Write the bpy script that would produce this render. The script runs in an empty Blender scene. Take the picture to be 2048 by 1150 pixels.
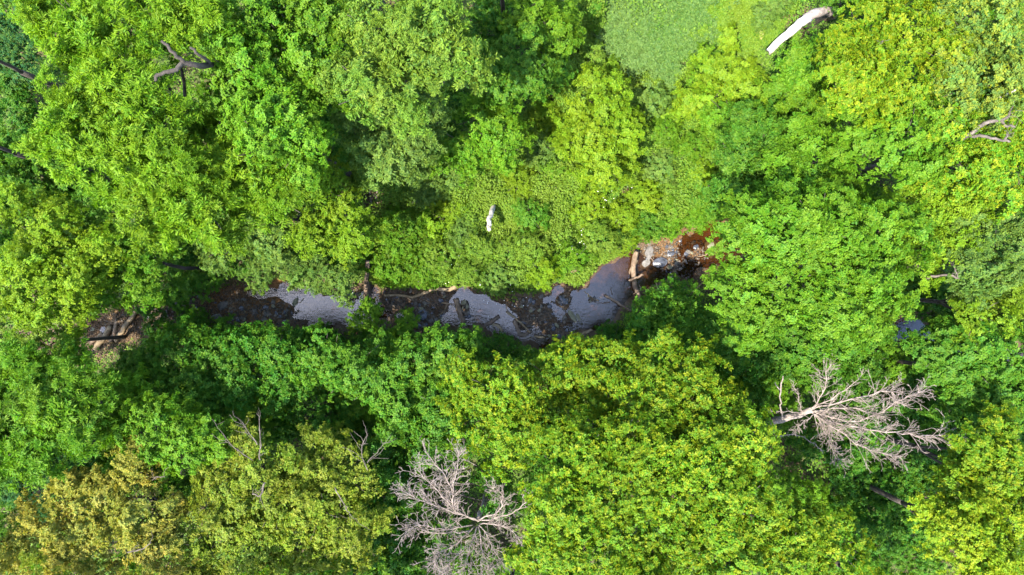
import bpy, math, random
import numpy as np
from mathutils import Vector, Matrix, Quaternion

# ------------------------------------------------------------------ camera, sky, sun, exposure
scene = bpy.context.scene
H = 48.0                                              # drone height above the water (m)
cam_d = bpy.data.cameras.new('camera'); cam = bpy.data.objects.new('camera', cam_d)
scene.collection.objects.link(cam); scene.camera = cam
cam.location = (0, 0, H); cam.rotation_euler = (0, 0, 0)
cam_d.sensor_width = 36.0; cam_d.lens = 24.0; cam_d.clip_end = 2000.0
SUN_EL, SUN_AZ = 63.0, 225.0                          # sun low left of the picture
world = bpy.data.worlds.new('World'); scene.world = world; world.use_nodes = True
wn = world.node_tree.nodes; wl = world.node_tree.links
sky = wn.new('ShaderNodeTexSky'); sky.sky_type = 'NISHITA'; sky.sun_disc = False
sky.sun_elevation = math.radians(SUN_EL); sky.sun_rotation = math.radians(SUN_AZ)
wl.new(sky.outputs[0], wn['Background'].inputs[0]); wn['Background'].inputs[1].default_value = 0.15
sun_d = bpy.data.lights.new('sun', 'SUN'); sun = bpy.data.objects.new('sun', sun_d)
scene.collection.objects.link(sun); sun_d.energy = 3.4; sun_d.angle = math.radians(0.5)
sun_d.color = (1.0, 0.93, 0.80)
a, e = math.radians(SUN_AZ), math.radians(SUN_EL)
to_sun = Vector((math.sin(a) * math.cos(e), math.cos(a) * math.cos(e), math.sin(e)))
sun.rotation_euler = to_sun.to_track_quat('Z', 'Y').to_euler(); sun.location = (-40, -40, 60)
vs = scene.view_settings
vs.view_transform = 'Standard'; vs.look = 'None'; vs.exposure = 2.62; vs.gamma = 1.0; vs.use_curve_mapping = False
scene.render.engine = 'CYCLES'
scene.cycles.max_bounces = 7; scene.cycles.diffuse_bounces = 4; scene.cycles.transmission_bounces = 5
scene.cycles.transparent_max_bounces = 8; scene.cycles.use_denoising = True
scene.cycles.sample_clamp_indirect = 4.0

rng = np.random.default_rng(11); random.seed(11)
C = scene.collection
WH = 1.5 / 2048.0
def P(px, py, z=0.0):
    """world point at height z that the photograph shows at (px, py)"""
    s = WH * (H - z)
    return Vector(((px - 1024) * s, (575 - py) * s, z))
def mpp(z): return WH * (H - z)
def topx(x, y, z=0.0):
    s = WH * (H - z); return x / s + 1024, 575 - y / s

# ------------------------------------------------------------------ helpers
def tag(o, label=None, cat=None, group=None, kind=None):
    if label: o['label'] = label
    if cat: o['category'] = cat
    if group: o['group'] = group
    if kind: o['kind'] = kind
    return o
def link(name, me, parent=None, loc=None):
    o = bpy.data.objects.new(name, me); C.objects.link(o)
    if parent is not None: o.parent = parent
    if loc is not None: o.location = loc
    return o
def mesh_np(name, V, F, mat=None, smooth=False, attr=None):
    """V (n,3); F (m,k) faces of one size, attr: per-face float array"""
    me = bpy.data.meshes.new(name); V = np.asarray(V, np.float32); F = np.asarray(F, np.int32)
    m, k = F.shape
    me.vertices.add(len(V)); me.vertices.foreach_set('co', V.ravel())
    me.loops.add(m * k); me.loops.foreach_set('vertex_index', F.ravel())
    me.polygons.add(m); me.polygons.foreach_set('loop_start', np.arange(0, m * k, k, dtype=np.int32))
    if smooth: me.polygons.foreach_set('use_smooth', np.ones(m, bool))
    if attr is not None:
        for nm, arr in attr.items():
            at = me.attributes.new(nm, 'FLOAT', 'FACE'); at.data.foreach_set('value', np.asarray(arr, np.float32))
    me.update(calc_edges=True)
    if mat: me.materials.append(mat)
    return me
_lat = {}
def vnoise(x, y, scale, seed):
    """smooth value noise 0..1"""
    if seed not in _lat: _lat[seed] = np.random.default_rng(seed).random((256, 256))
    L = _lat[seed]; u = np.asarray(x) / scale + 1000.0; v = np.asarray(y) / scale + 1000.0
    i = np.floor(u).astype(int); j = np.floor(v).astype(int); f = u - i; g = v - j
    f = f * f * (3 - 2 * f); g = g * g * (3 - 2 * g)
    A = L[i % 256, j % 256]; B = L[(i + 1) % 256, j % 256]; Cc = L[i % 256, (j + 1) % 256]; D = L[(i + 1) % 256, (j + 1) % 256]
    return (A * (1 - f) + B * f) * (1 - g) + (Cc * (1 - f) + D * f) * g
def sstep(a, b, x):
    t = np.clip((x - a) / (b - a), 0, 1); return t * t * (3 - 2 * t)
def norm(a): return a / np.maximum(np.linalg.norm(a, axis=-1, keepdims=True), 1e-9)

# ------------------------------------------------------------------ materials
def new_mat(name):
    m = bpy.data.materials.new(name); m.use_nodes = True
    nt = m.node_tree; b = nt.nodes['Principled BSDF']; return m, nt, b
def N(nt, t, **kw):
    n = nt.nodes.new(t)
    for k, v in kw.items(): setattr(n, k, v)
    return n
def noise(nt, scale, detail=4, rough=.55, src=None):
    n = N(nt, 'ShaderNodeTexNoise'); n.inputs['Scale'].default_value = scale
    n.inputs['Detail'].default_value = detail; n.inputs['Roughness'].default_value = rough
    if src is not None: nt.links.new(src, n.inputs['Vector'])
    return n
def ramp(nt, fac, stops):
    r = N(nt, 'ShaderNodeValToRGB'); e = r.color_ramp.elements
    while len(e) < len(stops): e.new(.5)
    for q, (p, c) in zip(e, stops): q.position = p; q.color = (*c, 1) if len(c) == 3 else c
    nt.links.new(fac, r.inputs[0]); return r
def mixrgb(nt, fac, A, B, mode='MIX'):
    m = N(nt, 'ShaderNodeMix', data_type='RGBA', blend_type=mode)
    for s, v in ((0, fac), (6, A), (7, B)):
        if isinstance(v, (int, float)): m.inputs[s].default_value = v
        elif isinstance(v, tuple): m.inputs[s].default_value = (*v, 1)
        else: nt.links.new(v, m.inputs[s])
    return m.outputs[2]

def leaf_material(name, tipcol, tipamt, patch=0.0, patchcol=(.1, .16, .02), transl=.45):
    m, nt, b = new_mat(name); L = nt.links
    oi = N(nt, 'ShaderNodeObjectInfo'); at = N(nt, 'ShaderNodeAttribute', attribute_name='rnd')
    tip = N(nt, 'ShaderNodeAttribute', attribute_name='tip')
    geo = N(nt, 'ShaderNodeNewGeometry')
    dark = mixrgb(nt, 1.0, oi.outputs['Color'], (.5, .72, .7), 'MULTIPLY')
    lite = mixrgb(nt, 1.0, oi.outputs['Color'], (1.5, 1.26, 1.0), 'MULTIPLY')
    c = mixrgb(nt, at.outputs['Fac'], dark, lite)
    mt = N(nt, 'ShaderNodeMath', operation='MULTIPLY'); L.new(tip.outputs['Fac'], mt.inputs[0]); mt.inputs[1].default_value = tipamt
    c = mixrgb(nt, mt.outputs[0], c, tipcol)
    if patch:
        nz = noise(nt, .22, 3, .6, geo.outputs['Position'])
        r = ramp(nt, nz.outputs['Fac'], [(.42, (0, 0, 0)), (.62, (1, 1, 1))])
        mm = N(nt, 'ShaderNodeMath', operation='MULTIPLY'); L.new(r.outputs[0], mm.inputs[0]); mm.inputs[1].default_value = patch
        c = mixrgb(nt, mm.outputs[0], c, patchcol)
    L.new(c, b.inputs['Base Color']); b.inputs['Roughness'].default_value = .55
    b.inputs['Specular IOR Level'].default_value = .18
    tr = N(nt, 'ShaderNodeBsdfTranslucent')
    tc = mixrgb(nt, 1.0, c, (1.25, 1.25, .6), 'MULTIPLY'); L.new(tc, tr.inputs['Color'])
    mx = N(nt, 'ShaderNodeMixShader'); mx.inputs[0].default_value = transl
    L.new(b.outputs[0], mx.inputs[1]); L.new(tr.outputs[0], mx.inputs[2])
    L.new(mx.outputs[0], nt.nodes['Material Output'].inputs['Surface'])
    return m
M = {}
M['leaf'] = leaf_material('green_leaf', (.17, .25, .012), .45)
M['leaf_oak'] = leaf_material('oak_leaf', (.25, .255, .006), .72)
M['leaf_tan'] = leaf_material('yellowing_leaf', (.25, .235, .05), .5)
M['cover'] = leaf_material('vine_leaf', (.16, .24, .02), .3, .5, (.135, .185, .016))
M['meadow'] = leaf_material('meadow_blade', (.16, .22, .05), .25, .35, (.10, .16, .04), .3)

def bark_material(name, c1, c2, c3, scale=3.0, stretch=(1, 1, .25)):
    m, nt, b = new_mat(name); L = nt.links
    tc = N(nt, 'ShaderNodeTexCoord'); mp = N(nt, 'ShaderNodeMapping'); mp.inputs['Scale'].default_value = stretch
    L.new(tc.outputs['Object'], mp.inputs[0])
    n1 = noise(nt, scale, 6, .65, mp.outputs[0]); n2 = noise(nt, scale * 6, 5, .7, mp.outputs[0])
    r = ramp(nt, n1.outputs['Fac'], [(.3, c1), (.5, c2), (.72, c3)])
    r2 = ramp(nt, n2.outputs['Fac'], [(.35, (.55, .52, .5)), (.6, (1, 1, 1))])
    L.new(mixrgb(nt, 1.0, r.outputs[0], r2.outputs[0], 'MULTIPLY'), b.inputs['Base Color'])
    b.inputs['Roughness'].default_value = .85; b.inputs['Specular IOR Level'].default_value = .2
    bp = N(nt, 'ShaderNodeBump'); bp.inputs['Strength'].default_value = .6; bp.inputs['Distance'].default_value = .04
    L.new(n2.outputs['Fac'], bp.inputs['Height']); L.new(bp.outputs[0], b.inputs['Normal'])
    return m
M['bark'] = bark_material('living_bark', (.025, .021, .018), (.052, .043, .036), (.09, .077, .064))
M['dead'] = bark_material('weathered_dead_wood', (.12, .098, .085), (.23, .19, .168), (.32, .273, .243))
M['limbwood'] = bark_material('bare_limb_wood', (.05, .041, .034), (.10, .083, .07), (.17, .143, .122))
M['pale'] = bark_material('peeled_pale_wood', (.22, .18, .14), (.38, .34, .29), (.48, .44, .39))
M['white'] = bark_material('bleached_bare_wood', (.27, .23, .185), (.50, .46, .40), (.62, .59, .54))
M['drift'] = bark_material('driftwood', (.08, .055, .037), (.16, .115, .08), (.26, .20, .14))
M['driftdark'] = bark_material('wet_driftwood', (.06, .045, .035), (.12, .09, .07), (.2, .15, .11))
M['tanlog'] = bark_material('sun_bleached_log', (.13, .09, .05), (.22, .165, .10), (.30, .24, .155))

def rock_material(name, c1, c2, c3, rough=.7):
    m, nt, b = new_mat(name); L = nt.links
    tc = N(nt, 'ShaderNodeTexCoord'); oi = N(nt, 'ShaderNodeObjectInfo')
    n1 = noise(nt, 2.2, 6, .65, tc.outputs['Object']); n2 = noise(nt, 14, 5, .7, tc.outputs['Object'])
    r = ramp(nt, n1.outputs['Fac'], [(.32, c1), (.52, c2), (.7, c3)])
    r2 = ramp(nt, n2.outputs['Fac'], [(.35, (.6, .6, .6)), (.6, (1, 1, 1))])
    c = mixrgb(nt, 1.0, r.outputs[0], r2.outputs[0], 'MULTIPLY')
    L.new(c, b.inputs['Base Color']); b.inputs['Roughness'].default_value = rough
    bp = N(nt, 'ShaderNodeBump'); bp.inputs['Strength'].default_value = .5; bp.inputs['Distance'].default_value = .03
    L.new(n2.outputs['Fac'], bp.inputs['Height']); L.new(bp.outputs[0], b.inputs['Normal'])
    return m
M['rock'] = rock_material('grey_stone', (.045, .04, .034), (.09, .08, .068), (.14, .13, .11))
M['rock_olive'] = rock_material('mossy_slab_stone', (.075, .075, .037), (.14, .135, .08), (.21, .195, .14))
M['rock_dark'] = rock_material('wet_dark_stone', (.025, .027, .035), (.05, .055, .07), (.10, .11, .14), .25)
M['rock_pale'] = rock_material('pale_grey_slab', (.06, .055, .05), (.115, .105, .097), (.18, .17, .16))
def pebble_material():
    m, nt, b = new_mat('mixed_pebbles'); L = nt.links
    at = N(nt, 'ShaderNodeAttribute', attribute_name='rnd')
    r = ramp(nt, at.outputs['Fac'], [(0, (.016, .013, .010)), (.35, (.03, .02, .012)), (.6, (.046, .031, .017)), (.85, (.066, .05, .034)), (1, (.12, .10, .075))])
    L.new(r.outputs[0], b.inputs['Base Color']); b.inputs['Roughness'].default_value = .6; return m
M['pebble'] = pebble_material()
def litter_material():
    m, nt, b = new_mat('brown_leaf_litter'); L = nt.links
    at = N(nt, 'ShaderNodeAttribute', attribute_name='rnd')
    r = ramp(nt, at.outputs['Fac'], [(0, (.026, .014, .006)), (.5, (.066, .038, .016)), (1, (.14, .09, .04))])
    L.new(r.outputs[0], b.inputs['Base Color']); b.inputs['Roughness'].default_value = .8; return m
M['litter'] = litter_material()
m, nt, b = new_mat('white_petal'); b.inputs['Base Color'].default_value = (.8, .8, .76, 1); M['petal'] = m

def ground_material():
    m, nt, b = new_mat('forest_soil'); L = nt.links
    geo = N(nt, 'ShaderNodeNewGeometry'); at = N(nt, 'ShaderNodeAttribute', attribute_name='bed')
    n1 = noise(nt, .5, 6, .6, geo.outputs['Position']); n2 = noise(nt, 5, 6, .7, geo.outputs['Position'])
    soil = ramp(nt, n2.outputs['Fac'], [(.3, (.022, .018, .010)), (.5, (.05, .038, .020)), (.7, (.09, .07, .04))])
    moss = ramp(nt, n2.outputs['Fac'], [(.3, (.018, .035, .008)), (.6, (.05, .09, .015))])
    rm = ramp(nt, n1.outputs['Fac'], [(.42, (0, 0, 0)), (.55, (1, 1, 1))])
    c = mixrgb(nt, rm.outputs[0], soil.outputs[0], moss.outputs[0])
    n3 = noise(nt, 1.1, 4, .6, geo.outputs['Position']); n4 = noise(nt, 12, 5, .75, geo.outputs['Position'])
    silt = ramp(nt, n3.outputs['Fac'], [(.3, (.042, .026, .014)), (.5, (.075, .05, .03)), (.68, (.11, .085, .062))])
    grit = ramp(nt, n4.outputs['Fac'], [(.35, (.45, .42, .4)), (.62, (1.15, 1.15, 1.15))])
    bedc = mixrgb(nt, 1.0, silt.outputs[0], grit.outputs[0], 'MULTIPLY')
    ru = N(nt, 'ShaderNodeAttribute', attribute_name='rust')
    rust = mixrgb(nt, 1.0, (.15, .075, .024), grit.outputs[0], 'MULTIPLY')
    bedc = mixrgb(nt, ru.outputs['Fac'], bedc, rust)
    L.new(mixrgb(nt, at.outputs['Fac'], c, bedc), b.inputs['Base Color'])
    b.inputs['Roughness'].default_value = .9; b.inputs['Specular IOR Level'].default_value = .15
    bp = N(nt, 'ShaderNodeBump'); bp.inputs['Strength'].default_value = .7; bp.inputs['Distance'].default_value = .06
    L.new(n4.outputs['Fac'], bp.inputs['Height']); L.new(bp.outputs[0], b.inputs['Normal'])
    return m
M['ground'] = ground_material()
def water_material():
    m, nt, b = new_mat('stream_water'); L = nt.links
    geo = N(nt, 'ShaderNodeNewGeometry')
    mp = N(nt, 'ShaderNodeMapping'); mp.inputs['Scale'].default_value = (.6, 1.3, 1); L.new(geo.outputs['Position'], mp.inputs[0])
    n1 = noise(nt, 4.5, 5, .65, mp.outputs[0])
    bp = N(nt, 'ShaderNodeBump'); bp.inputs['Strength'].default_value = .3; bp.inputs['Distance'].default_value = .05
    L.new(n1.outputs['Fac'], bp.inputs['Height'])
    gl = N(nt, 'ShaderNodeBsdfGlossy'); gl.inputs['Roughness'].default_value = .06; gl.inputs['Color'].default_value = (1, 1, 1, 1)
    L.new(bp.outputs[0], gl.inputs['Normal'])
    tr = N(nt, 'ShaderNodeBsdfTransparent'); tr.inputs['Color'].default_value = (.55, .43, .32, 1)
    fr = N(nt, 'ShaderNodeFresnel'); fr.inputs['IOR'].default_value = 1.72
    mx = N(nt, 'ShaderNodeMixShader'); L.new(fr.outputs[0], mx.inputs[0])
    L.new(tr.outputs[0], mx.inputs[1]); L.new(gl.outputs[0], mx.inputs[2])
    L.new(mx.outputs[0], nt.nodes['Material Output'].inputs['Surface'])
    return m
M['water'] = water_material()

# ------------------------------------------------------------------ terrain with the stream channel
STREAM = [(-700, 760, 25), (-300, 720, 25), (0, 690, 24), (150, 682, 24), (250, 655, 26), (360, 618, 20), (440, 605, 32), (520, 606, 44),
          (570, 600, 42), (640, 622, 33), (700, 624, 34), (760, 615, 36), (830, 620, 38), (900, 615, 38), (960, 622, 36), (1020, 640, 42),
          (1070, 640, 48), (1120, 628, 50), (1170, 622, 46), (1220, 588, 46), (1255, 552, 46), (1300, 530, 44), (1370, 515, 46),
          (1430, 490, 44), (1500, 480, 32), (1600, 530, 26), (1700, 625, 26), (1800, 655, 30), (1900, 690, 26), (2100, 720, 26), (2700, 700, 26)]
sx, sy, sw = [], [], []
for (a0, b0, w0), (a1, b1, w1) in zip(STREAM[:-1], STREAM[1:]):
    n = max(4, int(math.hypot(a1 - a0, b1 - b0) / 14))
    for i in range(n):
        t = i / n; q = P(a0 + (a1 - a0) * t, b0 + (b1 - b0) * t)
        sx.append(q.x); sy.append(q.y); sw.append((w0 + (w1 - w0) * t) * 1.03 * mpp(0))
sx, sy, sw = map(np.array, (sx, sy, sw))
BARS = [(1075, 622, 36, .22), (1040, 608, 26, .28), (1105, 655, 30, .2), (1130, 600, 22, .28), (1045, 648, 20, .15), (1140, 640, 18, .1), (930, 630, 14, .15), (1185, 600, 14, .1), (820, 592, 60, .08), (880, 600, 40, .10), (780, 600, 30, .06),
        (570, 625, 45, .08), (510, 625, 35, .12), (1330, 530, 40, -.12), (1400, 520, 40, -.14), (1300, 500, 24, .05), (1340, 495, 28, -.05),
        (850, 655, 25, .05), (930, 610, 16, .12), (470, 600, 30, .1), (250, 655, 50, .35), (150, 680, 50, .3), (400, 605, 40, .5), (330, 630, 40, .5), (480, 625, 34, .25), (540, 622, 34, .12), (60, 690, 50, .4), (1390, 495, 30, -.2), (1350, 540, 30, -.2), (700, 590, 22, .12), (840, 625, 24, .06), (870, 640, 18, .05)]
def sdist(x, y):
    """signed distance to the water's edge, negative in the channel"""
    x = np.asarray(x, float); y = np.asarray(y, float); sh = x.shape; x = x.ravel(); y = y.ravel()
    out = np.empty(len(x))
    for i in range(0, len(x), 20000):
        d = np.sqrt((x[i:i + 20000, None] - sx) ** 2 + (y[i:i + 20000, None] - sy) ** 2) - sw
        out[i:i + 20000] = d.min(1)
    out += (vnoise(x, y, 1.1, 5) - .5) * .9 + (vnoise(x, y, .4, 6) - .5) * .35
    return out.reshape(sh)
def height(x, y, d=None):
    x = np.asarray(x, float); y = np.asarray(y, float)
    if d is None: d = sdist(x, y)
    g = .75 * sstep(-.15, 1.0, d) + sstep(.5, 6, d) * (vnoise(x, y, 9, 7) * 1.1 + vnoise(x, y, 2.6, 8) * .35 - .3)
    bed = -.22 * sstep(0, -.8, d) + (vnoise(x, y, .55, 9) - .5) * .16 * sstep(.2, -.3, d)
    for (bx, by, br, bh) in BARS:
        q = P(bx, by); r2 = ((x - q.x) ** 2 + (y - q.y) ** 2) / (br * mpp(0)) ** 2
        bed = bed + (.25 + bh * .7) * np.exp(-r2 * 1.6) * sstep(.4, -.2, d)
    return g + bed
def axis(a, step, far):
    c = list(np.arange(-a, a + 1e-6, step)); o = []; s = step; v = a
    while v < far: s *= 1.45; v += s; o.append(v)
    return np.array([-q for q in reversed(o)] + c + o)
gx = axis(44, .25, 600); gy = axis(27, .25, 600)
X, Y = np.meshgrid(gx, gy); D = sdist(X, Y); Z = height(X, Y, D)
nx, ny = len(gx), len(gy)
idx = np.arange(nx * ny).reshape(ny, nx)
F = np.stack([idx[:-1, :-1], idx[:-1, 1:], idx[1:, 1:], idx[1:, :-1]], -1).reshape(-1, 4)
bedf = sstep(.55, .1, D); bf = ((bedf[:-1, :-1] + bedf[1:, 1:]) / 2).ravel()
me = mesh_np('ground', np.stack([X, Y, Z], -1).reshape(-1, 3), F, M['ground'], True)
at = me.attributes.new('bed', 'FLOAT', 'POINT'); at.data.foreach_set('value', bedf.ravel().astype(np.float32))
rust = np.zeros_like(X)                                # iron-stained silt at the stream's two ends
for (rx_, ry_, rr_, ra_) in [(565, 575, 34, 1), (545, 600, 26, .7), (1345, 488, 34, 1), (1420, 478, 45, .8), (1380, 515, 30, .5), (450, 592, 40, 1), (505, 615, 45, .7), (235, 660, 60, .5), (1255, 505, 16, .6)]:
    q = P(rx_, ry_); rust = np.maximum(rust, ra_ * np.exp(-((X - q.x) ** 2 + (Y - q.y) ** 2) / (rr_ * mpp(0)) ** 2))
rust = np.clip(rust * (.6 + .8 * vnoise(X, Y, .6, 51)), 0, 1)
at = me.attributes.new('rust', 'FLOAT', 'POINT'); at.data.foreach_set('value', rust.ravel().astype(np.float32))
tag(link('ground', me), 'brown forest soil with leaf litter and the stream channel cut into it', kind='structure')
# water: a strip that follows the channel, a little wider than it
tv, tf = [], []
for i in range(len(sx)):
    j0, j1 = max(0, i - 2), min(len(sx) - 1, i + 2)
    t = Vector((sx[j1] - sx[j0], sy[j1] - sy[j0], 0)).normalized(); n_ = Vector((-t.y, t.x, 0)); w = sw[i] + .7
    tv += [(sx[i] + n_.x * w, sy[i] + n_.y * w, 0), (sx[i] - n_.x * w, sy[i] - n_.y * w, 0)]
    if i: tf.append((2 * i - 2, 2 * i - 1, 2 * i + 1, 2 * i))
tag(link('stream_water', mesh_np('stream_water', tv, tf, M['water'], True)), 'shallow stream water reflecting the grey blue sky', kind='structure')

def gz(x, y): return float(height(np.array([x]), np.array([y]))[0])

# ------------------------------------------------------------------ tubes, logs
def tube(pts, rad, sides=6, V=None, F=None, cap=True, jag=0.0):
    """appends a tapered tube along pts"""
    if V is None: V, F = [], []
    pts = [Vector(p) for p in pts]; base = len(V); n = len(pts)
    t0 = (pts[1] - pts[0]).normalized(); up = Vector((0, 0, 1)) if abs(t0.z) < .9 else Vector((1, 0, 0))
    u = t0.cross(up).normalized()
    for i, p in enumerate(pts):
        t = (pts[min(i + 1, n - 1)] - pts[max(i - 1, 0)]).normalized()
        u = (u - t * u.dot(t)); u = u.normalized() if u.length > 1e-6 else t.orthogonal().normalized()
        v = t.cross(u)
        for k in range(sides):
            an = 2 * math.pi * k / sides; r = rad[i] * (1 + (random.random() - .5) * .25 * (jag > 0))
            q = p + (u * math.cos(an) + v * math.sin(an)) * r
            if jag and i in (0, n - 1): q += t * (random.random() - .5) * jag
            V.append(tuple(q))
    for i in range(n - 1):
        for k in range(sides):
            a_ = base + i * sides + k; b_ = base + i * sides + (k + 1) % sides
            F.append((a_, b_, b_ + sides, a_ + sides))
    if cap:
        for ring, flip in ((base, True), (base + (n - 1) * sides, False)):
            c = len(V); V.append(tuple(sum((Vector(V[ring + k]) for k in range(sides)), Vector()) / sides))
            for k in range(sides):
                a_, b_ = ring + k, ring + (k + 1) % sides
                F.append((c, b_, a_, a_) if flip else (c, a_, b_, b_))
    return V, F
def poly_mesh(name, V, F, mat, smooth=True):
    me = bpy.data.meshes.new(name)
    me.from_pydata([tuple(v) for v in V], [], [tuple(dict.fromkeys(f)) for f in F])
    if smooth: me.polygons.foreach_set('use_smooth', [True] * len(me.polygons))
    me.materials.append(mat); me.update(); return me
def smooth_path(pts, rad, per=4, wob=0.0):
    out, ro = [], []; n = len(pts)
    for i in range(n - 1):
        p0 = pts[max(i - 1, 0)]; p1 = pts[i]; p2 = pts[i + 1]; p3 = pts[min(i + 2, n - 1)]
        for k in range(per):
            t = k / per
            q = .5 * ((2 * p1) + (p2 - p0) * t + (2 * p0 - 5 * p1 + 4 * p2 - p3) * t * t + (3 * p1 - p0 - 3 * p2 + p3) * t ** 3)
            if wob and (i or k): q = q + Vector((random.gauss(0, wob), random.gauss(0, wob), random.gauss(0, wob * .6)))
            out.append(q); ro.append(rad[i] + (rad[i + 1] - rad[i]) * t)
    out.append(pts[-1]); ro.append(rad[-1]); return out, ro
def wood_shape(V, F, pts, r0, r1, sides=9, wob=.02, jag=.12, per=4):
    pp, rr = smooth_path(pts, [r0 + (r1 - r0) * i / (len(pts) - 1) for i in range(len(pts))], per, wob)
    return tube(pp, rr, sides, V, F, True, jag)
def log_thing(name, pxs, r0, r1, mat, label, cat='log', group=None, forks=(), zabs=None, lift=None):
    """a log lying on the ground (or at given heights); pxs: (px,py) or (px,py,z)"""
    pts = []
    for q in pxs:
        if len(q) == 3: pts.append(P(*q))
        else:
            p = P(q[0], q[1], .3); z = max(gz(p.x, p.y), 0.0) + r0 * .75; pts.append(P(q[0], q[1], z))
    org = pts[0].copy(); pts = [p - org for p in pts]
    V, F = wood_shape([], [], pts, r0 * 1.2, r1 * 1.2)
    o = link(name, poly_mesh(name, V, F, mat), None, org); tag(o, label, cat, group)
    for fk in forks:      # (index of start point, [(px,py,z)...], r)
        i0, fpx, fr = fk
        fp = [pts[i0]] + [P(*q) - org for q in fpx]
        V, F = wood_shape([], [], fp, fr, fr * .5, 6)
        link('side_branch', poly_mesh('side_branch', V, F, mat), o)
    return o

# ------------------------------------------------------------------ foliage: boughs
def leaves_np(base, d, n, L, W, fold=.25):
    """base (k,3), direction d, normal n, length L (k), width W (k): a folded four-corner leaf each"""
    d = norm(d); s = norm(np.cross(n, d)); n = np.cross(d, s)
    L = L[:, None]; W = W[:, None]
    v0 = base; v2 = base + d * L - n * L * .12
    v1 = base + d * L * .48 + s * W * .5 + n * W * fold * .5
    v3 = base + d * L * .48 - s * W * .5 + n * W * fold * .5
    V = np.stack([v0, v1, v2, v3], 1).reshape(-1, 3); k = len(base)
    i = np.arange(k) * 4
    F = np.stack([np.stack([i, i + 2, i + 1], -1), np.stack([i, i + 3, i + 2], -1)], 1).reshape(-1, 3)
    return V, F
def make_bough(name, mat, seed, nsh, lps, L, W, R=1.0, flat=.78, droop=.25, spread=.9, tilt=.35, radial=.0):
    r = np.random.default_rng(seed)
    nt = 13                                            # twigs that carry the shoots, of uneven length
    tw = norm(r.normal(size=(nt, 3))); tw[:, 2] = np.abs(tw[:, 2]) * .9 - .22; tw = norm(tw)
    ln = R * (.55 + .85 * r.random(nt))
    wt = ln / ln.sum(); ti = r.choice(nt, nsh, p=wt); t = .22 + .78 * r.random(nsh) ** .75
    pos = tw[ti] * (ln[ti] * t)[:, None] + r.normal(size=(nsh, 3)) * R * .10 * (1.25 - .6 * t)[:, None]
    pos[:, 2] -= .10 * R * t * t; u = norm(pos * .6 + tw[ti] * .4); pos = pos * np.array([1, 1, flat])
    ax = norm(u * np.array([1, 1, .8]) + np.array([0, 0, .55]))
    k = nsh * lps
    pos = np.repeat(pos, lps, 0); axk = np.repeat(ax, lps, 0)
    az = np.tile(np.linspace(0, 2 * np.pi, lps, endpoint=False), nsh) + np.repeat(r.random(nsh) * 6.28, lps) + r.normal(size=k) * .35
    ref = norm(np.cross(axk, norm(r.normal(size=(k, 3)) * .01 + np.array([.31, .57, .23])))); ref2 = np.cross(axk, ref)
    tang = ref * np.cos(az)[:, None] + ref2 * np.sin(az)[:, None]
    d = norm(tang * spread + axk * (.25 + .4 * r.random((k, 1))) + np.array([0, 0, -droop]) + radial * np.repeat(u, lps, 0))
    nn = norm(axk + np.array([0, 0, .5]) + r.normal(size=(k, 3)) * tilt)
    nn = norm(nn - d * (nn * d).sum(1, keepdims=True))
    ls = L * (.7 + .6 * r.random(k)); ws = W * (.7 + .6 * r.random(k))
    pos = pos + r.normal(size=(k, 3)) * L * .25
    V, F = leaves_np(pos, d, nn, ls, ws)
    rnd = np.repeat(r.random(k), 2)
    tipv = np.repeat(np.repeat((r.random(nsh) ** 2.2), lps), 2)
    return mesh_np(name, V, F, mat, False, {'rnd': rnd, 'tip': tipv})
BOUGH = {}
NV = 7
SPEC = {  # nsh, leaves per shoot, L, W, extra
    'walnut': ('leaf', 135, 9, .225, .058, dict(spread=1.0, droop=.1, tilt=.3, radial=.45)),
    'maple': ('leaf', 200, 8, .115, .078, dict(droop=.3, tilt=.4)),
    'droopy': ('leaf', 145, 8, .185, .068, dict(droop=.55, tilt=.45, radial=.3)),
    'fine': ('leaf', 230, 8, .10, .066, dict(droop=.15, tilt=.45)),
    'oak': ('leaf_oak', 210, 8, .112, .07, dict(droop=.1, tilt=.4)),
    'tan': ('leaf_tan', 160, 8, .12, .072, dict(droop=.2, tilt=.5)),
    'shrub': ('leaf', 160, 7, .14, .088, dict(droop=.1, tilt=.45)),
}
for k_, (mt, nsh, lps, L_, W_, ex) in SPEC.items():
    BOUGH[k_] = [make_bough('leafy_bough_' + k_, M[mt], 100 * i + hash(k_[:1]) % 1 + len(k_) * 7 + ord(k_[0]), nsh, lps, L_, W_, **ex) for i in range(NV)]

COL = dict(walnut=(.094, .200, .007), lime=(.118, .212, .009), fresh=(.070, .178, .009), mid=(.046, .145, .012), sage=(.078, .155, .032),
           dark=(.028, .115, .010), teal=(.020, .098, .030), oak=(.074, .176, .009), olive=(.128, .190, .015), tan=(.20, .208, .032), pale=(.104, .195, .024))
CW = dict(fresh='fresh green', lime='yellow-lime', pale='pale green', sage='grey-green', mid='mid green', dark='deep green', teal='blue-green', walnut='bright yellow-green', oak='yellow-tipped green', olive='olive yellow', tan='tan yellowing')
CANOPY = []          # (px, py, r) of every crown lobe, to keep hidden undergrowth out
KEEP = [(35, 130, 70), (30, 250, 50), (225, 660, 75), (370, 130, 45), (1590, 60, 70), (985, 425, 60), (1740, 338, 30), (1300, 90, 110), (735, 400, 35), (945, 60, 40), (905, 235, 35), (620, 840, 40), (1790, 960, 40), (960, 1000, 90), (1700, 850, 110)]
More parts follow.
